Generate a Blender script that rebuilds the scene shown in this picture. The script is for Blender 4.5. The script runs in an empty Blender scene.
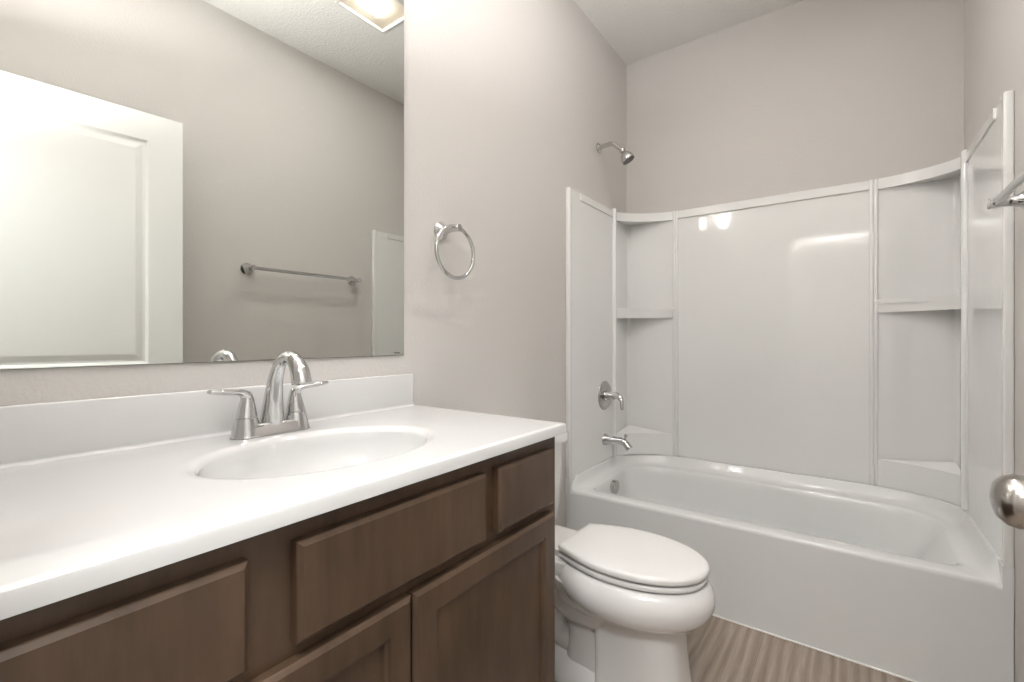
import bpy, bmesh, math, random
from mathutils import Vector, Matrix
random.seed(4)
S = bpy.context.scene
COL = S.collection

# ------------------------------------------------------------------ camera, light, exposure
W, D, H = 1.523, 2.573, 2.758          # room: width (x), far wall (y), ceiling (z)
T0 = 1.854                             # front of the bathtub
cam = bpy.data.cameras.new('camera')
camo = bpy.data.objects.new('camera', cam); COL.objects.link(camo)
cam.sensor_width = 36.0
cam.lens = 453.22 / 1024 * 36.0
cam.shift_x = -(542.32 - 512) / 1024
cam.shift_y = (338.53 - 341) / 1024
cam.clip_start = 0.02
camo.location = (1.1292, 0.0, 1.0908)
camo.rotation_euler = (math.radians(90), 0, 0.5972)
S.camera = camo

wd = bpy.data.worlds.new('World'); S.world = wd; wd.use_nodes = True
wd.node_tree.nodes['Background'].inputs[0].default_value = (0.95, 0.97, 1.0, 1)
wd.node_tree.nodes['Background'].inputs[1].default_value = 0.8

def area_lamp(name, loc, aim, sx, sy, power, color=(1, 1, 1)):
    l = bpy.data.lights.new(name, 'AREA'); l.shape = 'RECTANGLE'; l.size = sx; l.size_y = sy
    l.energy = power; l.color = color
    o = bpy.data.objects.new(name, l); COL.objects.link(o); o.location = loc
    o.rotation_euler = (Vector(aim) - Vector(loc)).to_track_quat('-Z', 'Y').to_euler()
    return o
HALL_FILL_POWER = 22.0
area_lamp('hallway_fill', (1.12, -0.42, 2.36), (0.25, 0.9, 1.15), 0.6, 0.35, HALL_FILL_POWER, (0.97, 0.985, 1.0))  # added fill light out of view behind the doorway, flattens the room's lighting
# the photographer's flash, bounced off the ceiling from beside the camera
flash = area_lamp('bounced_flash', (1.16, -0.05, 1.50), (0.72, 0.42, 2.75), 0.12, 0.08, 17.5, (1.0, 0.99, 0.98))
flash.data.spread = math.radians(95)
CEIL_EMIT = 84.0        # lens of the ceiling light
VANITY_EMIT = 24.0       # glass shade over the mirror
BULB_EMIT = 330.0        # bulb inside the up-turned shade

S.view_settings.view_transform = 'Standard'
S.view_settings.look = 'None'
S.view_settings.gamma = 1.0
S.view_settings.use_curve_mapping = False
S.view_settings.exposure = 0.55

# ------------------------------------------------------------------ materials
def lin(c):
    return tuple(((v / 255.0) / 12.92 if v / 255.0 <= 0.04045 else ((v / 255.0 + 0.055) / 1.055) ** 2.4) for v in c) + (1,)

def mat(name, color, rough=0.5, metal=0.0, spec=0.5, coat=0.0, bump=None, emit=None):
    m = bpy.data.materials.new(name); m.use_nodes = True
    nt = m.node_tree; b = nt.nodes['Principled BSDF']
    b.inputs['Base Color'].default_value = color if len(color) == 4 else tuple(color) + (1,)
    b.inputs['Roughness'].default_value = rough
    b.inputs['Metallic'].default_value = metal
    b.inputs['Specular IOR Level'].default_value = spec
    b.inputs['Coat Weight'].default_value = coat
    b.inputs['Coat Roughness'].default_value = 0.05
    if emit:
        b.inputs['Emission Color'].default_value = emit[0]; b.inputs['Emission Strength'].default_value = emit[1]
    if bump:
        scale, strength, dist = bump
        tc = nt.nodes.new('ShaderNodeTexCoord'); n = nt.nodes.new('ShaderNodeTexNoise')
        n.inputs['Scale'].default_value = scale; n.inputs['Detail'].default_value = 3
        bp = nt.nodes.new('ShaderNodeBump'); bp.inputs['Strength'].default_value = strength; bp.inputs['Distance'].default_value = dist
        nt.links.new(tc.outputs['Object'], n.inputs['Vector']); nt.links.new(n.outputs['Fac'], bp.inputs['Height'])
        nt.links.new(bp.outputs['Normal'], b.inputs['Normal'])
    return m

M = {}
M['wall'] = mat('painted_wall', (0.655, 0.628, 0.605), 0.75, spec=0.25, bump=(120, 0.45, 0.002))
M['ceiling'] = mat('painted_ceiling', (0.76, 0.745, 0.725), 0.85, spec=0.2, bump=(85, 1.0, 0.005))
M['trim'] = mat('white_trim_paint', (0.83, 0.83, 0.81), 0.35)
M['door'] = mat('white_door_paint', (0.84, 0.845, 0.83), 0.38)
M['acrylic'] = mat('white_gloss_acrylic', (0.84, 0.84, 0.83), 0.07, spec=0.5, coat=0.8, bump=(7, 0.16, 0.006))
M['tubmat'] = mat('white_tub_enamel', (0.77, 0.775, 0.77), 0.2, spec=0.5, coat=0.35)
M['ceramic'] = mat('white_toilet_ceramic', (0.80, 0.79, 0.775), 0.1, spec=0.5, coat=0.5)
M['seat'] = mat('white_seat_plastic', (0.81, 0.80, 0.785), 0.2, spec=0.5)
M['marble'] = mat('white_cultured_marble', (0.70, 0.697, 0.692), 0.09, spec=0.5, coat=0.4)
M['chrome'] = mat('polished_chrome', (0.60, 0.60, 0.60), 0.05, metal=1)
M['chrome_soft'] = mat('soft_chrome', (0.62, 0.61, 0.59), 0.2, metal=1)  # rougher chrome for the shower head, arm and flange
M['plate_chrome'] = mat('plate_chrome', (0.48, 0.47, 0.455), 0.12, metal=1)
M['nickel'] = mat('brushed_nickel', (0.44, 0.42, 0.395), 0.22, metal=1)
M['mirror'] = mat('silvered_mirror', (0.71, 0.72, 0.69), 0.0, metal=1)
M['mirror_edge'] = mat('dark_mirror_edge', (0.08, 0.075, 0.07), 0.4)
M['dark'] = mat('dark_gap', (0.02, 0.018, 0.015), 0.8)
M['rubber'] = mat('dark_grey_nozzles', (0.17, 0.16, 0.15), 0.5)
M['caulk'] = mat('white_caulk', (0.88, 0.86, 0.83), 0.5)
M['paper'] = mat('white_light_frame', (0.60, 0.59, 0.57), 0.6)
M['recess'] = mat('cream_light_housing', (0.62, 0.55, 0.45), 0.5)
M['lens'] = mat('lit_lens', (0.9, 0.9, 0.9), 0.4, emit=((1.0, 0.965, 0.92, 1), CEIL_EMIT))
M['shade'] = mat('lit_glass_shade', (0.9, 0.9, 0.9), 0.4, emit=((1.0, 0.97, 0.93, 1), VANITY_EMIT))
M['bulb'] = mat('lit_bulb', (0.9, 0.9, 0.9), 0.4, emit=((1.0, 0.97, 0.93, 1), BULB_EMIT))
M['tube_glow'] = mat('streak_tube_glow', (0.9, 0.9, 0.9), 0.4, emit=((1.0, 0.98, 0.95, 1), 14.0))  # glow of the bar added in the hallway

def wood_mat():
    m = bpy.data.materials.new('brown_stained_maple'); m.use_nodes = True
    nt = m.node_tree; b = nt.nodes['Principled BSDF']
    tc = nt.nodes.new('ShaderNodeTexCoord'); mp = nt.nodes.new('ShaderNodeMapping')
    mp.inputs['Scale'].default_value = (14, 14, 2.2)
    n = nt.nodes.new('ShaderNodeTexNoise'); n.inputs['Scale'].default_value = 3.0; n.inputs['Detail'].default_value = 6; n.inputs['Roughness'].default_value = 0.6
    n2 = nt.nodes.new('ShaderNodeTexNoise'); n2.inputs['Scale'].default_value = 4.5; n2.inputs['Detail'].default_value = 2
    cr = nt.nodes.new('ShaderNodeValToRGB')
    cr.color_ramp.elements[0].position = 0.30; cr.color_ramp.elements[0].color = (0.046, 0.0268, 0.0155, 1)
    cr.color_ramp.elements[1].position = 0.70; cr.color_ramp.elements[1].color = (0.122, 0.074, 0.045, 1)
    mx = nt.nodes.new('ShaderNodeMath'); mx.operation = 'MULTIPLY_ADD'; mx.inputs[1].default_value = 0.45
    nt.links.new(tc.outputs['Object'], mp.inputs['Vector']); nt.links.new(mp.outputs['Vector'], n.inputs['Vector'])
    nt.links.new(tc.outputs['Object'], n2.inputs['Vector'])
    nt.links.new(n.outputs['Fac'], mx.inputs[0])
    m2 = nt.nodes.new('ShaderNodeMath'); m2.operation = 'MULTIPLY'; m2.inputs[1].default_value = 0.55
    nt.links.new(n2.outputs['Fac'], m2.inputs[0]); nt.links.new(m2.outputs[0], mx.inputs[2])
    nt.links.new(mx.outputs[0], cr.inputs['Fac']); nt.links.new(cr.outputs['Color'], b.inputs['Base Color'])
    b.inputs['Roughness'].default_value = 0.30; b.inputs['Specular IOR Level'].default_value = 0.5
    return m
M['wood'] = wood_mat()

def floor_mat():
    m = bpy.data.materials.new('grey_brown_plank_floor'); m.use_nodes = True
    nt = m.node_tree; L = nt.links; b = nt.nodes['Principled BSDF']
    tc = nt.nodes.new('ShaderNodeTexCoord')
    rot = nt.nodes.new('ShaderNodeMapping'); rot.inputs['Rotation'].default_value = (0, 0, math.radians(90)); rot.inputs['Location'].default_value = (0.3, 0.035, 0)
    L.new(tc.outputs['Object'], rot.inputs['Vector'])
    br = nt.nodes.new('ShaderNodeTexBrick'); br.offset = 0.37
    br.inputs['Scale'].default_value = 1.0; br.inputs['Brick Width'].default_value = 1.22; br.inputs['Row Height'].default_value = 0.18
    br.inputs['Mortar Size'].default_value = 0.0012; br.inputs['Color1'].default_value = (0.35, 0.35, 0.35, 1); br.inputs['Color2'].default_value = (0.75, 0.75, 0.75, 1)
    br.inputs['Mortar'].default_value = (0.1, 0.1, 0.1, 1)
    L.new(rot.outputs['Vector'], br.inputs['Vector'])
    # wavy grain, stretched along each plank and shifted from plank to plank
    ad = nt.nodes.new('ShaderNodeVectorMath'); ad.operation = 'ADD'
    sc = nt.nodes.new('ShaderNodeVectorMath'); sc.operation = 'SCALE'; sc.inputs['Scale'].default_value = 13.0
    L.new(br.outputs['Color'], sc.inputs[0]); L.new(rot.outputs['Vector'], ad.inputs[0]); L.new(sc.outputs['Vector'], ad.inputs[1])
    mp = nt.nodes.new('ShaderNodeMapping'); mp.inputs['Scale'].default_value = (3.2, 48, 48); L.new(ad.outputs['Vector'], mp.inputs['Vector'])
    n = nt.nodes.new('ShaderNodeTexNoise'); n.inputs['Scale'].default_value = 1.6; n.inputs['Detail'].default_value = 9; n.inputs['Roughness'].default_value = 0.70; n.inputs['Distortion'].default_value = 0.5
    L.new(mp.outputs['Vector'], n.inputs['Vector'])
    mp2 = nt.nodes.new('ShaderNodeMapping'); mp2.inputs['Scale'].default_value = (1.2, 8, 8); L.new(ad.outputs['Vector'], mp2.inputs['Vector'])
    wv = nt.nodes.new('ShaderNodeTexWave'); wv.wave_type = 'RINGS'; wv.inputs['Scale'].default_value = 1.4; wv.inputs['Distortion'].default_value = 5; wv.inputs['Detail'].default_value = 3
    L.new(mp2.outputs['Vector'], wv.inputs['Vector'])
    mix = nt.nodes.new('ShaderNodeMath'); mix.operation = 'MULTIPLY_ADD'; mix.inputs[1].default_value = 0.22
    ms = nt.nodes.new('ShaderNodeMath'); ms.operation = 'MULTIPLY'; ms.inputs[1].default_value = 0.78
    L.new(n.outputs['Fac'], ms.inputs[0]); L.new(wv.outputs['Fac'], mix.inputs[0]); L.new(ms.outputs[0], mix.inputs[2])
    cr = nt.nodes.new('ShaderNodeValToRGB')
    e = cr.color_ramp.elements
    e[0].position = 0.30; e[0].color = (0.235, 0.180, 0.138, 1)
    e[1].position = 0.70; e[1].color = (0.45, 0.365, 0.30, 1)
    k = e.new(0.5); k.color = (0.34, 0.268, 0.214, 1)
    L.new(mix.outputs[0], cr.inputs['Fac'])
    mc = nt.nodes.new('ShaderNodeMix'); mc.data_type = 'RGBA'; mc.blend_type = 'MULTIPLY'; mc.inputs['Factor'].default_value = 0.35
    L.new(cr.outputs['Color'], mc.inputs['A']); L.new(br.outputs['Color'], mc.inputs['B'])
    gm = nt.nodes.new('ShaderNodeGamma'); gm.inputs['Gamma'].default_value = 0.9
    L.new(mc.outputs['Result'], gm.inputs['Color']); L.new(gm.outputs['Color'], b.inputs['Base Color'])
    b.inputs['Roughness'].default_value = 0.45
    return m
M['floor'] = floor_mat()

# ------------------------------------------------------------------ mesh helpers
def obj(name, bm, m, parent=None, smooth=False, angle=40, loc=None):
    bmesh.ops.remove_doubles(bm, verts=bm.verts, dist=1e-6)
    bmesh.ops.recalc_face_normals(bm, faces=bm.faces)
    me = bpy.data.meshes.new(name); bm.to_mesh(me); bm.free()
    me.materials.append(m if not isinstance(m, str) else M[m])
    if smooth:
        for p in me.polygons: p.use_smooth = True
        try: me.set_sharp_from_angle(angle=math.radians(angle))
        except Exception: pass
    o = bpy.data.objects.new(name, me); COL.objects.link(o)
    if parent is not None: o.parent = parent
    if loc: o.location = loc
    return o

def thing(name, label, cat, loc=(0, 0, 0), rotz=0, group=None):
    o = bpy.data.objects.new(name, None); COL.objects.link(o); o.empty_display_size = 0.1
    o.location = loc; o.rotation_euler = (0, 0, rotz); o['label'] = label; o['category'] = cat
    if group: o['group'] = group
    return o

def struct(name, bm, m, label=None, **k):
    o = obj(name, bm, m, **k); o['kind'] = 'structure'
    if label: o['label'] = label
    return o

def box(bm, x0, x1, y0, y1, z0, z1, bev=0.0, seg=2):
    r = bmesh.ops.create_cube(bm, size=1.0)
    vs = r['verts']
    for v in vs:
        v.co.x = x0 + (v.co.x + 0.5) * (x1 - x0); v.co.y = y0 + (v.co.y + 0.5) * (y1 - y0); v.co.z = z0 + (v.co.z + 0.5) * (z1 - z0)
    if bev > 0:
        es = list({e for v in vs for e in v.link_edges})
        bmesh.ops.bevel(bm, geom=es, offset=bev, segments=seg, profile=0.5, affect='EDGES')
    return bm

def B(*a, **k):
    bm = bmesh.new(); box(bm, *a, **k); return bm

def loft(bm, rings, cap0=True, cap1=True, closed=True):
    vr = [[bm.verts.new(p) for p in r] for r in rings]
    n = len(vr[0])
    for a, b in zip(vr, vr[1:]):
        for i in range(n if closed else n - 1):
            j = (i + 1) % n
            try: bm.faces.new((a[i], a[j], b[j], b[i]))
            except ValueError: pass
    if cap0: bm.faces.new(list(reversed(vr[0])))
    if cap1: bm.faces.new(vr[-1])
    return vr

def frame_from(d, up=Vector((0, 0, 1))):
    d = Vector(d).normalized()
    if abs(d.dot(up)) > 0.98: up = Vector((0, 1, 0))
    a = up.cross(d).normalized(); b = d.cross(a).normalized()
    return a, b

def tube(bm, pts, rad, n=20, cap=True, sx=1.0, sy=1.0, closed=False):
    """swept tube; rad a number or list; sx/sy squash the section (a = sideways, b = up)"""
    P = [Vector(p) for p in pts]; R = rad if isinstance(rad, (list, tuple)) else [rad] * len(P)
    rings = []; a = None
    for i, p in enumerate(P):
        if closed: d = P[(i + 1) % len(P)] - P[i - 1]
        else: d = P[min(i + 1, len(P) - 1)] - P[max(i - 1, 0)]
        d.normalize()
        if a is None: a, b = frame_from(d)
        else:
            a = (a - d * a.dot(d)).normalized(); b = d.cross(a).normalized()
        r = R[i]
        rx = r * (sx[i] if isinstance(sx, (list, tuple)) else sx); ry = r * (sy[i] if isinstance(sy, (list, tuple)) else sy)
        rings.append([p + a * math.cos(t) * rx + b * math.sin(t) * ry for t in [2 * math.pi * k / n for k in range(n)]])
    if closed:
        rings.append(rings[0]); loft(bm, rings, False, False)
    else: loft(bm, rings, cap, cap)
    return bm

def smoothpath(pts, rad=None, sub=6):
    """Catmull-Rom through points (and radii)"""
    P = [Vector(p) for p in pts]; out = []; ro = []
    for i in range(len(P) - 1):
        p0 = P[max(i - 1, 0)]; p1 = P[i]; p2 = P[i + 1]; p3 = P[min(i + 2, len(P) - 1)]
        for k in range(sub):
            t = k / sub
            out.append(0.5 * ((2 * p1) + (p2 - p0) * t + (2 * p0 - 5 * p1 + 4 * p2 - p3) * t * t + (3 * p1 - p0 - 3 * p2 + p3) * t ** 3))
            if rad: ro.append(rad[i] + (rad[i + 1] - rad[i]) * t)
    out.append(P[-1])
    if rad: ro.append(rad[-1]); return out, ro
    return out

def lathe(bm, prof, origin, axis, n=40, cap0=True, cap1=True):
    """prof: list of (distance along axis, radius)"""
    o = Vector(origin); d = Vector(axis).normalized(); a, b = frame_from(d)
    rings = [[o + d * s + (a * math.cos(t) + b * math.sin(t)) * max(r, 1e-4) for t in [2 * math.pi * k / n for k in range(n)]] for s, r in prof]
    loft(bm, rings, cap0, cap1); return bm

def prism(bm, poly, z0, z1, bev=0.0, seg=2):
    lo = [bm.verts.new((x, y, z0)) for x, y in poly]; hi = [bm.verts.new((x, y, z1)) for x, y in poly]
    n = len(poly)
    for i in range(n): bm.faces.new((lo[i], lo[(i + 1) % n], hi[(i + 1) % n], hi[i]))
    t = bm.faces.new(hi); b = bm.faces.new(list(reversed(lo)))
    if bev > 0:
        es = list(t.edges) + list(b.edges)
        bmesh.ops.bevel(bm, geom=es, offset=bev, segments=seg, profile=0.5, affect='EDGES')
    return bm

# ------------------------------------------------------------------ room shell
DX0, DX1, DZ = 0.665, 1.425, 2.055       # doorway in the near wall
YB = -1.22                               # far side of the hallway behind the camera
struct('floor', B(-0.12, W + 0.12, YB - 0.1, D + 0.12, -0.06, 0.0), 'floor')
struct('ceiling', B(-0.12, W + 0.12, YB - 0.1, D + 0.12, H, H + 0.08), 'ceiling')
struct('wall_left', B(-0.12, 0.0, -0.12, D + 0.12, 0, H), 'wall')
struct('wall_back', B(0.0, W, D, D + 0.12, 0, H), 'wall')
struct('wall_right', B(W, W + 0.12, -0.12, D + 0.12, 0, H), 'wall')
bm = bmesh.new()
box(bm, 0.0, DX0 - 0.02, -0.12, -0.005, 0, H); box(bm, DX1 + 0.02, W, -0.12, -0.005, 0, H); box(bm, DX0 - 0.02, DX1 + 0.02, -0.12, -0.005, DZ + 0.02, H)
struct('wall_front', bm, 'wall')
bm = bmesh.new()
box(bm, -0.12, 0.0, YB, -0.12, 0, H); box(bm, W, W + 0.12, YB, -0.12, 0, H); box(bm, 0, W, YB - 0.1, YB, 0, H)
struct('wall_hallway', bm, 'wall')
# casing and jamb
bm = bmesh.new()
for s in (0, 1):
    xo = DX0 - 0.062 if s == 0 else DX1 + 0.005
    xi = DX0 - 0.005 if s == 0 else DX1 + 0.062
    box(bm, xo, xi, -0.005, 0.010, 0, DZ + 0.062, 0.004)
    jx = DX0 - 0.02 if s == 0 else DX1
    box(bm, jx, jx + 0.02, -0.12, -0.005, 0, DZ)
box(bm, DX0 - 0.062, DX1 + 0.062, -0.005, 0.010, DZ + 0.005, DZ + 0.062, 0.004)
box(bm, DX0 - 0.02, DX1 + 0.02, -0.12, -0.005, DZ, DZ + 0.02)
struct('trim_1', bm, 'trim', label='white door casing around the doorway')
struct('baseboard_left', B(0.0, 0.012, 0.945, T0 - 0.004, 0, 0.085, bev=0.003), 'trim')
struct('baseboard_right', B(W - 0.012, W, 0.0, T0 - 0.004, 0, 0.085, bev=0.003), 'trim')

# ------------------------------------------------------------------ open door on the right, seen in the mirror
dr = bpy.data.objects.new('door_1', None); COL.objects.link(dr)
dr['kind'] = 'structure'; dr['label'] = 'white two-panel door standing open against the right wall'
dr.location = (1.4075, 0.012, 0.0); dr.rotation_euler = (0, 0, math.radians(5.6))
# local frame: y along the door from the hinge, -x towards the room
DWD, DT, DTOP = 0.757, 0.035, 2.045
def door_panel_leaf():
    bm = bmesh.new()
    zs = [0.012, 0.235, 0.80, 0.985, 1.929, DTOP]
    st = 0.116
    box(bm, 0, DT, 0, st, zs[0], DTOP); box(bm, 0, DT, DWD - st, DWD, zs[0], DTOP)
    for a, b in ((zs[0], zs[1]), (zs[2], zs[3]), (zs[4], zs[5])): box(bm, 0, DT, st, DWD - st, a, b)
    for a, b in ((zs[1], zs[2]), (zs[3], zs[4])):
        for side in (0, 1):
            x_face = 0.0 if side == 0 else DT; s = 1 if side == 0 else -1
            loops = []
            for ins, dep in ((0, 0), (0.010, 0.008), (0.018, 0.0085), (0.038, 0.003), (0.042, 0.0022)):
                x = x_face + s * dep
                loops.append([(x, st + ins, a + ins), (x, DWD - st - ins, a + ins), (x, DWD - st - ins, b - ins), (x, st + ins, b - ins)])
            loft(bm, loops, False, True)
    return bm
obj('door_leaf', door_panel_leaf(), 'door', dr)
kb = bpy.data.objects.new('door_knob', None)
ky, kz = 0.694, 0.914
bm = bmesh.new()
lathe(bm, [(0, 0.033), (0.004, 0.033), (0.008, 0.030), (0.011, 0.017), (0.02, 0.0125), (0.032, 0.0125), (0.040, 0.018), (0.046, 0.0245), (0.053, 0.0282), (0.062, 0.0287), (0.071, 0.0260), (0.0775, 0.0195), (0.0805, 0.010), (0.0812, 0.0)], (0.0, ky, kz), (-1, 0, 0), 48)
o = obj('door_knob', bm, 'nickel', dr, smooth=True, angle=50); o['label'] = 'round brushed nickel door knob'
bm = bmesh.new()
lathe(bm, [(0, 0.033), (0.004, 0.033), (0.008, 0.030), (0.011, 0.016), (0.03, 0.0115), (0.042, 0.0235), (0.050, 0.0275), (0.058, 0.0270), (0.063, 0.018), (0.064, 0.0)], (DT, ky, kz), (1, 0, 0), 32)
obj('door_knob', bm, 'nickel', dr, smooth=True, angle=50)
for z in (0.25, 1.05, 1.82):
    bm = bmesh.new(); lathe(bm, [(0, 0.006), (0.09, 0.006)], (-0.004, -0.004, z), (0, 0, 1), 12); box(bm, 0.0, 0.003, -0.004, 0.0, z, z + .09)
    obj('hinge', bm, 'nickel', dr)

# ------------------------------------------------------------------ vanity cabinet
VY0, VY1, VX, VZ = 0.012, 0.9395, 0.5275, 0.8605
cab = thing('vanity_cabinet', 'brown stained wooden bathroom vanity cabinet with flat drawer fronts and panelled doors', 'cabinet', (0, 0, 0))
bm = bmesh.new()
box(bm, 0.003, VX - 0.02, VY0, VY0 + 0.016, 0.0, VZ); box(bm, 0.003, VX - 0.02, VY1 - 0.016, VY1, 0.0, VZ)
box(bm, 0.003, VX - 0.02, VY0 + 0.016, VY1 - 0.016, 0.10, 0.116); box(bm, 0.003, 0.012, VY0 + .016, VY1 - .016, 0.116, VZ)
obj('carcass', bm, 'wood', cab)
bm = bmesh.new()
# face frame
box(bm, VX - 0.02, VX, VY0, VY0 + 0.045, 0.10, VZ); box(bm, VX - 0.02, VX, VY1 - 0.045, VY1, 0.10, VZ)
box(bm, VX - 0.02, VX, VY0 + .045, VY1 - .045, 0.815, VZ); box(bm, VX - 0.02, VX, VY0 + .045, VY1 - .045, 0.665, 0.72)
box(bm, VX - 0.02, VX, VY0 + .045, VY1 - .045, 0.10, 0.14)
box(bm, VX - 0.02, VX, 0.235, 0.315, 0.72, 0.815); box(bm, VX - 0.02, VX, 0.655, 0.715, 0.72, 0.815)
obj('face_frame', bm, 'wood', cab)
obj('toe_kick', B(VX - 0.085, VX - 0.07, VY0 + .016, VY1 - .016, 0.0, 0.10), 'wood', cab)

def slab_front(y0, y1, z0, z1):
    bm = bmesh.new(); x0, x1 = VX + 0.0005, VX + 0.0205
    c = 0.0065
    loops = [[(x0, y0, z0), (x0, y1, z0), (x0, y1, z1), (x0, y0, z1)],
             [(x1 - 0.006, y0, z0), (x1 - 0.006, y1, z0), (x1 - 0.006, y1, z1), (x1 - 0.006, y0, z1)],
             [(x1 - 0.0045, y0 + .0012, z0 + .0012), (x1 - 0.0045, y1 - .0012, z0 + .0012), (x1 - 0.0045, y1 - .0012, z1 - .0012), (x1 - 0.0045, y0 + .0012, z1 - .0012)],
             [(x1, y0 + c, z0 + c), (x1, y1 - c, z0 + c), (x1, y1 - c, z1 - c), (x1, y0 + c, z1 - c)]]
    loft(bm, loops, True, True); return bm
DZ0, DZ1 = 0.698, 0.8295
obj('drawer', slab_front(0.050, 0.247, DZ0, DZ1), 'wood', cab)
obj('false_front', slab_front(0.303, 0.667, DZ0, DZ1), 'wood', cab)
obj('drawer', slab_front(0.705, 0.907, DZ0, DZ1), 'wood', cab)

def panel_door(y0, y1, z0, z1):
    bm = bmesh.new(); x0, x1 = VX + 0.0005, VX + 0.0205
    def R(x, i): return [(x, y0 + i, z0 + i), (x, y1 - i, z0 + i), (x, y1 - i, z1 - i), (x, y0 + i, z1 - i)]
    f = 0.052
    loops = [R(x0, 0), R(x1 - .006, 0), R(x1 - .0045, .0012), R(x1, .0065), R(x1, f - .008), R(x1 - .003, f - .006), R(x1 - .004, f - .001),
             R(x1 - .009, f + .001), R(x1 - .0095, f + .003)]
    loft(bm, loops, True, True); return bm
obj('door', panel_door(0.058, 0.4855, 0.125, 0.677), 'wood', cab)
obj('door', panel_door(0.4895, 0.9135, 0.125, 0.677), 'wood', cab)

# ------------------------------------------------------------------ countertop with integral oval basin
CT, CB, CX0, CX1, CY0, CY1 = 0.8855, 0.8610, 0.0, 0.5560, 0.0, 0.9475
BCX, BCY, BAX, BAY = 0.302, 0.487, 0.157, 0.211
ct = thing('countertop', 'white glossy cultured marble vanity top with moulded oval basin', 'countertop', (0, 0, 0))
bm = bmesh.new()
bnd = []
nx, ny = 22, 38
for i in range(ny): bnd.append((CX1, CY0 + (CY1 - CY0) * i / ny, 'f'))
for i in range(nx): bnd.append((CX1 + (CX0 - CX1) * i / nx, CY1, 'r'))
for i in range(ny): bnd.append((CX0, CY1 + (CY0 - CY1) * i / ny, 'b'))
for i in range(nx): bnd.append((CX0 + (CX1 - CX0) * i / nx, CY0, 'l'))
def inset(x, y, d):
    return (min(max(x, CX0 + 0), CX1 - d), min(max(y, CY0 + d), CY1 - d))
angs = [math.atan2((y - BCY) / BAY, (x - BCX) / BAX) for x, y, _ in bnd]
def ell(s, z, ox=0.0): return [(BCX + ox + BAX * s * math.cos(a), BCY + BAY * s * math.sin(a), z) for a in angs]
def rect(d, z): return [inset(x, y, d) + (z,) for x, y, _ in bnd]
rings = [rect(0.012, CB), rect(0.0, CB), rect(0.0, CT - 0.007), rect(0.0015, CT - 0.003), rect(0.005, CT - 0.0006), rect(0.009, CT), rect(0.011, CT), rect(0.03, CT)]
inner = ell(1.10, CT)
outer = rings[-1]
for k in (0.33, 0.66):
    rings.append([tuple(o_[j] + (i_[j] - o_[j]) * k for j in range(3)) for o_, i_ in zip(outer, inner)])
rings += [inner, ell(1.055, CT - 0.0004), ell(1.025, CT - 0.0015), ell(1.0, CT - 0.0038), ell(0.98, CT - 0.0075), ell(0.965, CT - 0.012)]
for k in range(1, 15):
    t = k / 14.0
    s = 0.965 * math.cos(t * math.pi / 2 * 0.94); z = CT - 0.012 - 0.120 * math.sin(t * math.pi / 2) ** 0.9
    rings.append(ell(s, z, -0.02 * t))
loft(bm, rings, False, True)
obj('counter_and_basin', bm, 'marble', ct, smooth=True, angle=32)
bm = bmesh.new(); box(bm, 0.0, 0.020, 0.0, 0.928, CT - 0.0005, 0.9835, 0.0035, 3)
# small cove where backsplash meets the top
cv = [(0.0195, CT + 0.008), (0.0205, CT + 0.004), (0.0235, CT + 0.0012), (0.028, CT + 0.0003), (0.0195, CT + 0.0003)]
for i in range(len(cv) - 1): pass
loft(bm, [[(x, y, z) for x, z in cv] for y in (0.001, 0.927)], True, True)
obj('backsplash', bm, 'marble', ct, smooth=True, angle=40)
bm = bmesh.new(); lathe(bm, [(0, 0.021), (0.003, 0.021), (0.004, 0.018), (0.003, 0.014), (0.006, 0.013), (0.008, 0.006), (0.0083, 0)], (BCX - 0.02, BCY, CT - 0.132), (0, 0, 1), 32)
obj('drain', bm, 'chrome', ct, smooth=True)

# ------------------------------------------------------------------ faucet
fc = thing('faucet', 'polished chrome two-handle faucet behind the sink basin', 'faucet', (0.088, 0.485, CT + 0.0005))
bm = bmesh.new()   # base: stadium plate rising to two cones and a middle saddle
def stadium(hl, hw, n=40):
    out = []
    for k in range(n):
        a = 2 * math.pi * k / n; c, s = math.cos(a), math.sin(a)
        out.append((hw * c, (hl - hw) * (1 if s > 0 else -1 if s < 0 else 0) + hw * s) if abs(s) > 1e-6 else (hw * c, 0))
    return out
def st_ring(hl, hw, z): return [(x, y, z) for x, y in stadium(hl, hw)]
loft(bm, [st_ring(0.080, 0.0285, 0), st_ring(0.080, 0.0285, 0.003), st_ring(0.0775, 0.0265, 0.006), st_ring(0.073, 0.0235, 0.020), st_ring(0.066, 0.019, 0.026)], True, True)
obj('base', bm, 'chrome', fc, smooth=True, angle=50)
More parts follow.
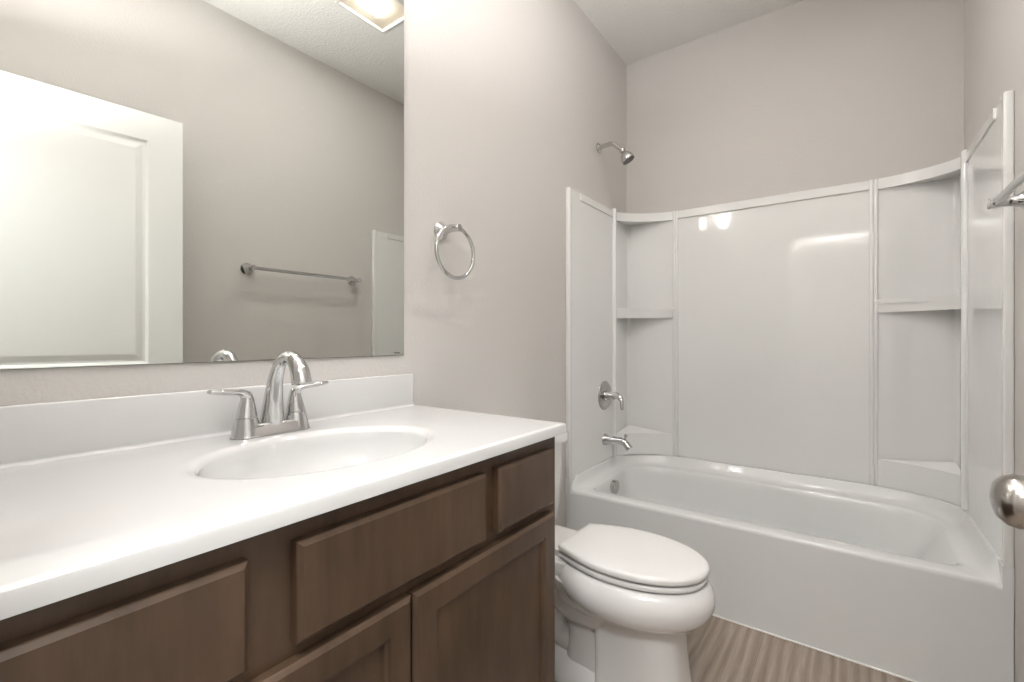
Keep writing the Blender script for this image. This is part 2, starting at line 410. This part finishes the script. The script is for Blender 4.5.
for s in (-1, 1):
    bm = bmesh.new()
    cy = s * 0.051
    rings = []
    for z, r, off in ((0.002, 0.0278, 0), (0.010, 0.0265, 0), (0.030, 0.0225, 0.0), (0.0395, 0.0205, 0.0), (0.0400, 0.0195, 0.0), (0.0415, 0.0195, 0.0), (0.0420, 0.0202, 0.0), (0.060, 0.0165, -0.001), (0.078, 0.0125, -0.002), (0.088, 0.0105, -0.001), (0.094, 0.0085, 0.001), (0.0965, 0.004, 0.002)):
        rings.append([(r * math.cos(a), cy + s * off + r * math.sin(a), z) for a in [2 * math.pi * k / 28 for k in range(28)]])
    loft(bm, rings, True, True)
    lv, rr = smoothpath([(0.0, cy - s * 0.003, 0.078), (0.001, cy + s * 0.001, 0.0865), (0.003, cy + s * 0.012, 0.0935), (0.005, cy + s * 0.030, 0.0960), (0.007, cy + s * 0.052, 0.0985), (0.009, cy + s * 0.069, 0.1005)],
                        [0.0100, 0.0125, 0.0125, 0.0125, 0.0120, 0.0085], 5)
    n = len(lv)
    tube(bm, lv, rr, 20, sx=1.0, sy=[1.0 - 0.50 * min(1, i / (n * 0.45)) for i in range(n)])
    obj('handle', bm, 'chrome', fc, smooth=True, angle=50)
bm = bmesh.new()
sp, sr = smoothpath([(-0.001, 0, 0.004), (0.001, 0, 0.035), (0.007, 0, 0.080), (0.018, 0, 0.122), (0.039, 0, 0.154), (0.068, 0, 0.1665), (0.095, 0, 0.159), (0.114, 0, 0.139), (0.121, 0, 0.119), (0.1225, 0, 0.113)],
                    [0.0265, 0.0225, 0.0180, 0.0145, 0.0122, 0.0125, 0.0150, 0.0175, 0.0188, 0.0188], 6)
tube(bm, sp, sr, 28)
obj('spout', bm, 'chrome', fc, smooth=True, angle=50)
bm = bmesh.new(); lathe(bm, [(0, 0.0025), (0.03, 0.0025), (0.031, 0.005), (0.038, 0.005), (0.04, 0.001)], (-0.024, 0, 0.018), (0, 0, 1), 14)
obj('lift_rod', bm, 'chrome', fc, smooth=True)

# ------------------------------------------------------------------ wall mirror
mr = thing('wall_mirror', 'large frameless wall mirror above the vanity top', 'mirror', (0, 0, 0))
bm = B(0.0005, 0.0058, 0.004, 0.9035, 1.0405, 2.19); obj('mirror_back', bm, 'mirror_edge', mr)
bm = bmesh.new()
vs = [bm.verts.new(p) for p in ((0.006, 0.0048, 1.0413), (0.006, 0.9027, 1.0413), (0.006, 0.9027, 2.189), (0.006, 0.0048, 2.189))]; bm.faces.new(vs)
e = bmesh.ops.extrude_face_region(bm, geom=list(bm.faces)); bmesh.ops.translate(bm, verts=[v for v in e['geom'] if isinstance(v, bmesh.types.BMVert)], vec=(0.0004, 0, 0))
obj('mirror_glass', bm, 'mirror', mr)
bm = bmesh.new(); box(bm, 0.0065, 0.0068, 0.868, 0.873, 1.0465, 1.0495); box(bm, 0.0065, 0.0068, 0.8745, 0.888, 1.0465, 1.0490)
obj('maker_mark', bm, 'dark', mr)

# ------------------------------------------------------------------ towel ring
tr_ = thing('towel_ring', 'round chrome towel ring on the wall beside the mirror', 'towel ring', (0, 1.058, 1.4485))
bm = bmesh.new()
lathe(bm, [(0.0, 0.030), (0.004, 0.030), (0.008, 0.027), (0.020, 0.017), (0.034, 0.0125), (0.050, 0.0105), (0.076, 0.0105), (0.078, 0.0125), (0.086, 0.0125), (0.088, 0.011)], (0.0005, 0, 0), (1, 0, 0), 32)
obj('wall_mount', bm, 'chrome', tr_, smooth=True, angle=35)
bm = bmesh.new(); RR = 0.083
tube(bm, [(0.070, 0.0 + RR * math.sin(a), -RR + 0.005 + RR * math.cos(a)) for a in [2 * math.pi * k / 64 for k in range(64)]], 0.0066, 12, closed=True)
obj('ring', bm, 'chrome', tr_, smooth=True)

# ------------------------------------------------------------------ towel bar on the right wall
tb = thing('towel_bar', 'chrome towel bar on the right wall beside the shower', 'towel bar', (W, 0, 1.459))
Y1, Y2 = 1.102, 1.712
for y in (Y1, Y2):
    bm = bmesh.new()
    lathe(bm, [(0.0, 0.031), (0.004, 0.031), (0.008, 0.028), (0.020, 0.018), (0.036, 0.0135), (0.052, 0.0125), (0.060, 0.0135), (0.0805, 0.0145), (0.082, 0.0135)], (-0.0005, y, 0), (-1, 0, 0), 32)
    obj('wall_mount', bm, 'chrome', tb, smooth=True, angle=35)
bm = bmesh.new(); tube(bm, [(-0.068, Y1 + 0.002, 0), (-0.068, Y2 - 0.002, 0)], 0.0095, 20)
obj('bar', bm, 'chrome', tb, smooth=True, angle=35)

# ------------------------------------------------------------------ bathtub
TX0, TX1, TY0, TY1 = 0.002, W - 0.002, T0, D - 0.002
tub = thing('bathtub', 'white alcove bathtub with flat front apron under the shower surround', 'bathtub', (0, 0, 0))
def rrect(x0, x1, y0, y1, rf, rb, z, n=14, m=20):
    """ring with front corner radius rf and back corner radii (rx, ry); same vertex count always"""
    rfx, rfy = rf; rbx, rby = rb; out = []
    def arc(cx, cy, rx, ry, a0, a1):
        for k in range(n): a = a0 + (a1 - a0) * k / (n - 1); out.append((cx + rx * math.cos(a), cy + ry * math.sin(a), z))
    def seg(p, q):
        for k in range(1, m): t = k / m; out.append((p[0] + (q[0] - p[0]) * t, p[1] + (q[1] - p[1]) * t, z))
    pi = math.pi
    arc(x0 + rfx, y0 + rfy, rfx, rfy, pi, 1.5 * pi); seg((x0 + rfx, y0), (x1 - rfx, y0))
    arc(x1 - rfx, y0 + rfy, rfx, rfy, 1.5 * pi, 2 * pi); seg((x1, y0 + rfy), (x1, y1 - rby))
    arc(x1 - rbx, y1 - rby, rbx, rby, 0, 0.5 * pi); seg((x1 - rbx, y1), (x0 + rbx, y1))
    arc(x0 + rbx, y1 - rby, rbx, rby, 0.5 * pi, pi); seg((x0, y1 - rby), (x0, y0 + rfy))
    return out
RZ = 0.370
def zfix(ring, zfront, zside, y0, w=0.03, flat=0.0):
    """front edge stays low while the sides and back rise to meet the surround"""
    out = []
    for x, y, z in ring:
        t = min(1.0, max(0.0, (y - y0) / w))
        e = min(x - TX0, TX1 - x)
        out.append((x, y, zfront + (zside - zfront) * (t if e > flat else max(t, 1.0 - e / max(flat, 1e-6) if flat else t))))
    return out
bm = bmesh.new()
rings = []
rings.append(rrect(TX0, TX1, TY0, TY1, (0.001, 0.001), (0.01, 0.01), 0.0))
rings.append(rrect(TX0, TX1, TY0, TY1, (0.001, 0.001), (0.01, 0.01), RZ - 0.020))
rings.append(zfix(rrect(TX0, TX1, TY0, TY1, (0.001, 0.001), (0.01, 0.01), 0), RZ - 0.014, 0.425, TY0, 0.02))
rings.append(zfix(rrect(TX0 + .026, TX1 - .026, TY0, TY1 - .026, (0.012, 0.012), (0.27, 0.20), 0), RZ - 0.012, 0.424, TY0, 0.05))
rings.append(zfix(rrect(TX0 + .030, TX1 - .030, TY0 + .0015, TY1 - .034, (0.012, 0.012), (0.27, 0.20), 0), RZ - 0.005, 0.412, TY0, 0.05))
rings.append(zfix(rrect(TX0 + .036, TX1 - .036, TY0 + .006, TY1 - .042, (0.012, 0.012), (0.265, 0.195), 0), RZ - 0.001, 0.392, TY0, 0.07))
rings.append(zfix(rrect(TX0 + .045, TX1 - .045, TY0 + .013, TY1 - .052, (0.015, 0.015), (0.26, 0.19), 0), RZ, 0.379, TY0, 0.08))
rings.append(rrect(TX0 + .060, TX1 - .060, TY0 + .03, TY1 - .062, (0.03, 0.03), (0.26, 0.19), RZ + .001))
rings.append(rrect(TX0 + .080, TX1 - .080, TY0 + .068, TY1 - .074, (0.05, 0.05), (0.25, 0.185), RZ - .0005))
rings.append(rrect(TX0 + .089, TX1 - .093, TY0 + .080, TY1 - .081, (0.06, 0.05), (0.25, 0.18), RZ - .004))
rings.append(rrect(TX0 + .094, TX1 - .102, TY0 + .087, TY1 - .087, (0.065, 0.055), (0.25, 0.18), RZ - .013))
rings.append(rrect(TX0 + .100, TX1 - .125, TY0 + .093, TY1 - .094, (0.07, 0.06), (0.25, 0.18), 0.32))
rings.append(rrect(TX0 + .118, TX1 - .190, TY0 + .103, TY1 - .108, (0.09, 0.08), (0.24, 0.17), 0.20))
rings.append(rrect(TX0 + .135, TX1 - .235, TY0 + .118, TY1 - .125, (0.11, 0.09), (0.22, 0.16), 0.115))
rings.append(rrect(TX0 + .165, TX1 - .275, TY0 + .145, TY1 - .155, (0.12, 0.09), (0.20, 0.14), 0.082))
rings.append(rrect(TX0 + .22, TX1 - .33, TY0 + .19, TY1 - .20, (0.10, 0.08), (0.15, 0.11), 0.072))
loft(bm, rings, False, True)
for q0, q1 in ((TX0, TX0 + 0.024), (TX1 - 0.024, TX1)): box(bm, q0 - 0.0004, q1 + 0.0004, TY0 - 0.0008, TY0 + 0.05, RZ - 0.03, 0.4254)
obj('tub_body', bm, 'tubmat', tub, smooth=True, angle=48)
obj('caulk_bead', B(TX0, TX1, T0 - 0.005, T0 + 0.001, 0.0, 0.006, bev=0.002), 'caulk', tub)
bm = bmesh.new(); lathe(bm, [(0, 0.034), (0.020, 0.034), (0.0225, 0.032), (0.0235, 0.0)], (0.103, 2.165, 0.318), (1, 0, 0.0), 36)
o = obj('overflow_cover', bm, 'plate_chrome', tub, smooth=True, angle=35); o['label'] = 'round chrome overflow cover'
bm = bmesh.new(); lathe(bm, [(0, 0.036), (0.003, 0.036), (0.004, 0.028), (0.008, 0.024), (0.010, 0.0)], (0.30, 2.2, 0.0725), (0, 0, 1), 32)
obj('drain', bm, 'chrome', tub, smooth=True)

# ------------------------------------------------------------------ shower surround
sr_ = thing('shower_surround', 'glossy white three-wall shower surround with corner shelves above the bathtub', 'shower surround', (0, 0, 0))
SZ0, SZ1 = 0.4255, 1.812
PT = 0.018
AX, AY0, AXR = 0.022, 2.355, W - 0.022     # corner arcs start on the side walls here
CLX, CRX = 0.308, 1.216                    # and end on the back wall here
YBK = D - 0.020
RLY, RRY = 2.350, 2.392
for side in (0, 1):
    s = 1 if side == 0 else -1; X = (lambda d: d if side == 0 else W - d)
    ry = RLY if side == 0 else RRY
    bm = bmesh.new()
    def bxs(d0, d1, y0, y1, z0, z1, bev=0.0, seg=2):
        a, b = X(d0), X(d1); box(bm, min(a, b), max(a, b), y0, y1, z0, z1, bev, seg)
    bxs(0.001, PT, T0 + 0.004, D - 0.002, SZ0, SZ1 - 0.035)
    bxs(0.001, PT, T0 + 0.02, 1.966, SZ1 - 0.036, SZ1 - 0.002)
    bxs(0.001, PT + 0.006, 1.966, ry, SZ1 - 0.036, SZ1, 0.002)
    obj('side_panel', bm, 'acrylic', sr_)
    bm = bmesh.new(); bxs(0.0002, 0.0235, T0 + 0.001, T0 + 0.026, SZ0 - 0.002, SZ1 + 0.002, 0.005, 3)
    obj('front_flange', bm, 'acrylic', sr_, smooth=True)
    bm = bmesh.new()
    a = [2 * math.pi * k / 20 for k in range(20)]
    rr_ = lambda r, z: [(X(0.024) + r * math.cos(t), ry + r * math.sin(t), z) for t in a]
    loft(bm, [rr_(0.0128, SZ0), rr_(0.0128, SZ1 + 0.007), rr_(0.0095, SZ1 + 0.013), rr_(0.005, SZ1 + 0.016)], True, True)
    obj('side_rib', bm, 'acrylic', sr_, smooth=True)
    # corner: arc from the side rib to the back rib
    cx = CLX if side == 0 else CRX
    def arcpts(yend, d0, dyb, n=22):
        """quarter-superellipse that hugs the corner"""
        ax = abs(cx - X(d0)); ay = (D - dyb) - yend
        pts = []
        for k in range(n + 1):
            t = math.pi / 2 * k / n
            c, s_ = math.cos(t) ** 1.25, math.sin(t) ** 1.25
            # centre of the arc sits at (cx, yend)
            pts.append((cx - s * ax * c, yend + ay * s_))
        return pts
    ar = arcpts(ry, 0.020, 0.028)
    corner = [(cx, D - 0.003), (X(0.002), D - 0.003), (X(0.002), ry)]
    bm = bmesh.new(); prism(bm, ar + corner, SZ1 - 0.047, SZ1, 0.003); obj('corner_band', bm, 'acrylic', sr_, smooth=True, angle=35)
    bm = bmesh.new(); prism(bm, ar + corner, 1.209, 1.247, 0.003)
    ar2 = arcpts(ry + .004, 0.024, 0.034); prism(bm, ar2 + corner, 1.247, 1.266, 0.003)
    obj('corner_shelf', bm, 'acrylic', sr_, smooth=True, angle=35)
    bm = bmesh.new()
    lo = [(x, y, SZ0) for x, y in ar]; zs = 0.545
    hi = [(x, y, zs) for x, y in ar]
    cc = [(cx, D - 0.003), (X(0.002), D - 0.003), (X(0.002), ry)]
    prism(bm, ar + corner, SZ0, zs, 0.004)
    # sloping sill behind the top edge
    tip = (X(0.03), D - 0.03)
    base = [bm.verts.new((x, y, zs - 0.001)) for x, y in ar]; back = [bm.verts.new((x + (X(0.02) - x) * 0.0, y, zs + 0.0)) for x, y in ar]
    ap = bm.verts.new((tip[0], tip[1], zs + 0.028))
    for i in range(len(base) - 1): bm.faces.new((base[i], base[i + 1], ap))
    obj('corner_base', bm, 'acrylic', sr_, smooth=True, angle=35)
    # rounded inner corner of the niches
    bm = bmesh.new(); r = 0.030; cxx, cyy = X(PT + r - 0.002), YBK - r + 0.002
    q = [(cxx - s * r * math.cos(t), cyy + r * math.sin(t)) for t in [math.pi / 2 * k / 8 for k in range(9)]]
    prism(bm, q + [(X(0.004), D - 0.004)], SZ0, SZ1 - 0.02); obj('niche_corner', bm, 'acrylic', sr_, smooth=True, angle=35)
    # double rib on the back wall
    bm = bmesh.new()
    o1, o2 = (cx - 0.014, cx + 0.014)
    box(bm, o1, o2, YBK - 0.007, YBK + 0.004, SZ0, SZ1 - 0.001)
    for xx in (cx - 0.008, cx + 0.008):
        box(bm, xx - 0.0068, xx + 0.0068, YBK - 0.012, YBK + 0.002, SZ0 - 0.001, SZ1 + 0.001, 0.0035, 3)
    obj('back_rib', bm, 'acrylic', sr_, smooth=True, angle=40)
bm = bmesh.new()
box(bm, 0.002, W - 0.002, YBK, D - 0.001, SZ0, SZ1 - 0.002)
box(bm, CLX + .014, CRX - .014, YBK - 0.0085, YBK + .002, SZ1 - 0.044, SZ1, 0.003)
obj('back_panel', bm, 'acrylic', sr_)

# ------------------------------------------------------------------ shower head, valve, tub spout
sh = thing('shower_fixture', 'chrome shower head on a curved arm high on the left wall above the surround', 'shower head', (0, 2.200, 2.122))
bm = bmesh.new(); lathe(bm, [(0, 0.027), (0.003, 0.027), (0.009, 0.020), (0.012, 0.011)], (0.0005, 0, 0), (1, 0, 0), 32); obj('wall_flange', bm, 'chrome_soft', sh, smooth=True)
bm = bmesh.new()
p, r = smoothpath([(0.006, 0, 0.0), (0.045, 0, 0.004), (0.080, 0, 0.004), (0.105, 0, -0.012), (0.150, 0, -0.055)], [0.0120] * 5, 6)
tube(bm, p, r, 18); obj('arm', bm, 'chrome_soft', sh, smooth=True)
bm = bmesh.new()
d = Vector((0.50, 0.16, -0.85)).normalized()
lathe(bm, [(-0.014, 0.012), (-0.002, 0.0165), (0.006, 0.0165), (0.010, 0.012), (0.016, 0.014), (0.025, 0.024), (0.038, 0.0315), (0.051, 0.0350), (0.061, 0.0355), (0.064, 0.034)], (0.140, 0, -0.046), d, 36)
hd = obj('head', bm, 'chrome_soft', sh, smooth=True, angle=50)
bm = bmesh.new(); o0 = Vector((0.140, 0, -0.046)) + d * 0.0635
lathe(bm, [(0, 0.033), (0.0015, 0.033), (0.0015, 0.0)], o0, d, 36)
a_, b_ = frame_from(d)
for rr2, nn in ((0.012, 6), (0.023, 12), (0.029, 18)):
    for k in range(nn):
        t = 2 * math.pi * k / nn; lathe(bm, [(0.0, 0.0022), (0.004, 0.0015)], o0 + (a_ * math.cos(t) + b_ * math.sin(t)) * rr2, d, 6)
obj('spray_face', bm, 'rubber', hd)

vl = thing('shower_valve', 'chrome shower control with round plate and bent lever on the left side of the surround', 'shower valve', (PT, 2.240, 0.780))
bm = bmesh.new(); lathe(bm, [(0, 0.079), (0.002, 0.079), (0.006, 0.075), (0.008, 0.058), (0.009, 0.030)], (0.0, 0, 0), (1, 0, 0), 48); obj('escutcheon', bm, 'plate_chrome', vl, smooth=True, angle=50)
bm = bmesh.new(); lathe(bm, [(0.005, 0.030), (0.018, 0.028), (0.020, 0.0245), (0.032, 0.0225), (0.046, 0.021), (0.060, 0.019)], (0, 0, 0), (1, 0, 0), 32)
p, r = smoothpath([(0.046, 0, 0.0), (0.068, 0, 0.003), (0.092, -0.006, -0.003), (0.106, -0.012, -0.022), (0.110, -0.018, -0.048), (0.112, -0.022, -0.068)], [0.0205, 0.0185, 0.0155, 0.0115, 0.0090, 0.0080], 6)
tube(bm, p, r, 18); obj('lever', bm, 'chrome', vl, smooth=True, angle=50)

ts = thing('tub_spout', 'chrome tub spout with diverter knob low on the left wall above the bathtub', 'tub spout', (PT, 2.240, 0.540))
bm = bmesh.new()
p, r = smoothpath([(0.0, 0, 0.0), (0.006, 0, 0.0), (0.03, 0, 0.001), (0.065, 0, 0.003), (0.100, 0, 0.002), (0.122, 0, -0.006), (0.140, 0, -0.024), (0.146, 0, -0.032)], [0.0320, 0.0305, 0.0250, 0.0210, 0.0195, 0.0190, 0.0200, 0.0200], 6)
tube(bm, p, r, 24); obj('spout_body', bm, 'chrome', ts, smooth=True, angle=50)
bm = bmesh.new(); lathe(bm, [(0.0, 0.005), (0.018, 0.005), (0.021, 0.009), (0.029, 0.0095), (0.031, 0.007), (0.032, 0)], (0.120, 0, 0.010), (0.15, 0, 1), 18); obj('diverter_knob', bm, 'chrome', ts, smooth=True)

# ------------------------------------------------------------------ toilet
tl = thing('toilet', 'white two-piece elongated toilet with closed lid between the vanity and bathtub', 'toilet', (0.0, 1.322, 0.0), math.radians(-0.3))
tl.scale = (1, 1, 1.022)
def egg(x0, x1, hw, z, n=48, nose=0.55, p=2.0, back=2.6):
    """egg outline in plan, rear at x0, tip at x1; widest at a share 'nose' from the tip"""
    xm = x1 - (x1 - x0) * nose; out = []
    for k in range(n):
        a = 2 * math.pi * k / n; c, s = math.cos(a), math.sin(a)
        if c >= 0: x = xm + (x1 - xm) * abs(c) ** (2 / p); y = hw * (1 if s >= 0 else -1) * abs(s) ** (2 / p)
        else: x = xm - (xm - x0) * abs(c) ** (2 / back); y = hw * (1 if s >= 0 else -1) * abs(s) ** (2 / back)
        out.append((x, y, z))
    return out
bm = bmesh.new()
rg = [egg(0.39, 0.755, 0.126, 0.378), egg(0.375, 0.780, 0.144, 0.3835), egg(0.365, 0.789, 0.152, 0.3825), egg(0.355, 0.798, 0.160, 0.376), egg(0.348, 0.809, 0.170, 0.360), egg(0.338, 0.815, 0.176, 0.341),
      egg(0.345, 0.814, 0.175, 0.322), egg(0.360, 0.806, 0.169, 0.302), egg(0.385, 0.788, 0.153, 0.283), egg(0.420, 0.760, 0.132, 0.268), egg(0.450, 0.738, 0.115, 0.2605), egg(0.468, 0.728, 0.103, 0.255, p=2.6, back=6),
      egg(0.480, 0.726, 0.100, 0.235, p=2.8, back=9), egg(0.482, 0.736, 0.100, 0.12, p=3.0, back=9), egg(0.482, 0.750, 0.104, 0.03, p=3.0, back=9), egg(0.480, 0.756, 0.107, 0.0, p=3.0, back=9)]
loft(bm, rg, True, True)
bowl = obj('bowl', bm, 'ceramic', tl, smooth=True, angle=60)
bm = bmesh.new()   # rear deck, trapway and foot
def rr(x0, x1, hw, z, n=32, p=5.0):
    cx_ = (x0 + x1) / 2; return [(cx_ + (x1 - x0) / 2 * (1 if math.cos(a) >= 0 else -1) * abs(math.cos(a)) ** (2 / p), hw * (1 if math.sin(a) >= 0 else -1) * abs(math.sin(a)) ** (2 / p), z) for a in [2 * math.pi * k / n for k in range(n)]]
loft(bm, [rr(0.10, 0.44, 0.085, 0.25), rr(0.055, 0.45, 0.105, 0.30), rr(0.035, 0.45, 0.122, 0.335), rr(0.032, 0.45, 0.125, 0.372), rr(0.036, 0.446, 0.121, 0.380), rr(0.045, 0.43, 0.11, 0.382)], True, True)
loft(bm, [rr(0.115, 0.50, 0.103, 0.0), rr(0.115, 0.50, 0.103, 0.018), rr(0.120, 0.50, 0.098, 0.030), rr(0.14, 0.50, 0.088, 0.050), rr(0.16, 0.50, 0.06, 0.075)], True, True)
loft(bm, [rr(0.36, 0.50, 0.074, 0.03), rr(0.37, 0.50, 0.070, 0.15), rr(0.33, 0.50, 0.085, 0.27)], True, True)
p, r = smoothpath([(0.455, 0, 0.165), (0.40, 0, 0.115), (0.33, 0, 0.115), (0.285, 0, 0.17), (0.275, 0, 0.23), (0.23, 0, 0.275), (0.175, 0, 0.24), (0.16, 0, 0.15), (0.16, 0, 0.02)], [0.070, 0.066, 0.064, 0.064, 0.066, 0.066, 0.062, 0.062, 0.070], 6)
tube(bm, p, r, 24)
loft(bm, [egg(0.315, 0.62, 0.150, 0.34), egg(0.32, 0.62, 0.142, 0.29), egg(0.345, 0.62, 0.118, 0.252), egg(0.38, 0.62, 0.09, 0.238)], True, True)
loft(bm, [egg(0.27, 0.62, 0.128, 0.30), egg(0.275, 0.62, 0.118, 0.25), egg(0.30, 0.62, 0.100, 0.208), egg(0.34, 0.62, 0.078, 0.192)], True, True)
obj('trapway_and_foot', bm, 'ceramic', tl, smooth=True, angle=50)
for s in (-1, 1):
    bm = bmesh.new(); lathe(bm, [(0, 0.017), (0.010, 0.017), (0.018, 0.013), (0.022, 0.006), (0.0225, 0)], (0.30, s * 0.086, 0.030), (0, 0, 1), 20); obj('bolt_cap', bm, 'ceramic', tl, smooth=True)
def lidshape(x0, x1, hr, hw, z, m=22):
    """straight rear edge, sides swelling to the widest point, elliptical front"""
    xm = x0 + (x1 - x0) * 0.46; up = []
    for k in range(m + 1):
        t = k / m; up.append((x0 + (xm - x0) * t, hr + (hw - hr) * math.sin(math.pi / 2 * t) ** 0.9))
    for k in range(1, m + 1):
        a = math.pi / 2 * k / m; up.append((xm + (x1 - xm) * math.sin(a), hw * math.cos(a) ** 0.96 if k < m else 0.0))
    return [(x, y, z) for x, y in up] + [(x, -y, z) for x, y in reversed(up[:-1])]
bm = bmesh.new()
def seatring(i, z): return lidshape(0.364 + i * 0.3, 0.793 - i, 0.098 - i, 0.151 - i, z)
loft(bm, [seatring(0.012, 0.3875), seatring(0.002, 0.3885), seatring(0.0, 0.391), seatring(0.0, 0.399), seatring(0.003, 0.4025), seatring(0.014, 0.4035)], True, True)
obj('seat', bm, 'seat', tl, smooth=True, angle=50)
bm = bmesh.new()
def lidring(i, z): return lidshape(0.362 + i * 0.6, 0.798 - i, 0.100 - i * 0.6, 0.154 - i, z)
loft(bm, [lidring(0.012, 0.4100), lidring(0.001, 0.4115), lidring(0.0, 0.414), lidring(0.0, 0.422), lidring(0.003, 0.4275), lidring(0.012, 0.430), lidring(0.04, 0.4315), lidring(0.08, 0.432)], True, True)
lid = obj('lid', bm, 'seat', tl, smooth=True, angle=50)
for s in (-1, 1):
    bm = bmesh.new(); box(bm, 0.335, 0.372, s * 0.072 - 0.016, s * 0.072 + 0.016, 0.378, 0.404, 0.005, 3); obj('hinge', bm, 'seat', tl, smooth=True)
bm = bmesh.new()
loft(bm, [rr(0.035, 0.195, 0.175, 0.383, p=7), rr(0.028, 0.200, 0.184, 0.40, p=7), rr(0.024, 0.208, 0.194, 0.55, p=7), rr(0.022, 0.213, 0.200, 0.676, p=7)], True, True)
obj('tank', bm, 'ceramic', tl, smooth=True, angle=50)
bm = bmesh.new()
loft(bm, [rr(0.020, 0.217, 0.205, 0.677, p=8), rr(0.014, 0.225, 0.217, 0.681, p=8), rr(0.014, 0.225, 0.217, 0.708, p=8), rr(0.018, 0.221, 0.213, 0.714, p=8), rr(0.035, 0.20, 0.19, 0.716, p=8)], True, True)
obj('tank_lid', bm, 'ceramic', tl, smooth=True, angle=50)
bm = bmesh.new(); lathe(bm, [(0, 0.013), (0.006, 0.013), (0.010, 0.008), (0.016, 0.008)], (0.2215, -0.15, 0.655), (1, 0, 0), 20)
p, r = smoothpath([(0.235, -0.15, 0.655), (0.240, -0.13, 0.652), (0.243, -0.09, 0.644), (0.243, -0.07, 0.640)], [0.007, 0.0075, 0.007, 0.006], 5); tube(bm, p, r, 12)
obj('flush_lever', bm, 'chrome', tl, smooth=True)

# ------------------------------------------------------------------ ceiling light, seen in the mirror
cl = thing('ceiling_light', 'square recessed ceiling light with white frame, reflected at the top of the mirror', 'ceiling light', (0, 0, H))
LX0, LX1, LY0, LY1 = 0.704, 0.984, 1.262, 1.552
bm = bmesh.new()
def rr4(d, z): return [(LX0 + d, LY0 + d, z), (LX1 - d, LY0 + d, z), (LX1 - d, LY1 - d, z), (LX0 + d, LY1 - d, z)]
loft(bm, [rr4(0, -0.0005), rr4(0.0, -0.006), rr4(0.003, -0.010), rr4(0.009, -0.018), rr4(0.018, -0.018), rr4(0.020, -0.012), rr4(0.020, -0.0025)], False, False)
obj('frame', bm, 'paper', cl)
bm = bmesh.new(); loft(bm, [rr4(0.018, -0.0030), rr4(0.018, -0.0045)], True, True); obj('housing', bm, 'recess', cl)
cxl, cyl = 0.842, 1.397
bm = bmesh.new()
def lens(h, z): return [(cxl + sx * h, cyl + sy * h, z) for sx, sy in ((-1, -1), (1, -1), (1, 1), (-1, 1))]
loft(bm, [lens(0.061, -0.0047), lens(0.061, -0.009), lens(0.057, -0.0115)], False, True); obj('lens', bm, 'lens', cl)

# ------------------------------------------------------------------ vanity light over the mirror (mirrored in the surround)
vg = thing('vanity_light', 'small nickel wall light with one lit glass shade above the mirror', 'wall light', (0, 0.52, 2.31))
bm = bmesh.new(); lathe(bm, [(0, 0.055), (0.006, 0.055), (0.014, 0.045), (0.018, 0.02)], (0.0005, 0, 0), (1, 0, 0), 32); obj('back_plate', bm, 'nickel', vg, smooth=True)
bm = bmesh.new(); tube(bm, smoothpath([(0.012, 0, 0.0), (0.035, 0, -0.06), (0.06, 0, -0.13), (0.095, 0, -0.155), (0.12, 0, -0.152)]), 0.006, 12); obj('arm', bm, 'nickel', vg, smooth=True)
bm = bmesh.new(); lathe(bm, [(0, 0.0), (0.0, 0.020), (0.02, 0.040), (0.06, 0.050), (0.115, 0.056), (0.115, 0.053), (0.06, 0.047), (0.02, 0.037), (0.003, 0.018), (0.003, 0.0)], (0.12, 0, -0.15), (0, 0, 1), 28, False, False); obj('shade', bm, 'shade', vg, smooth=True)
bm = bmesh.new(); lathe(bm, [(0.0, 0.012), (0.02, 0.013), (0.03, 0.022), (0.05, 0.029), (0.07, 0.026), (0.082, 0.014), (0.085, 0.0)], (0.12, 0, -0.145), (0, 0, 1), 20); obj('bulb', bm, 'bulb', vg, smooth=True)
# added glowing bar in the unseen hallway, makes the bright streak mirrored in the surround
hl = thing('hallway_streak_bar', 'added glowing bar high on the hallway wall, for the bright streak in the surround', 'wall light', (0.93, YB, 2.262))
obj('back_plate', B(-0.30, 0.30, 0.0005, 0.02, -0.02, 0.02, bev=0.004), 'nickel', hl)
bm = bmesh.new(); tube(bm, [(-0.33, 0.045, 0), (0.33, 0.045, 0)], 0.016, 20); obj('streak_tube', bm, 'tube_glow', hl, smooth=True, angle=50)
for x in (-0.25, 0.25): obj('arm', B(x - 0.008, x + 0.008, 0.018, 0.04, -0.008, 0.008), 'nickel', hl)
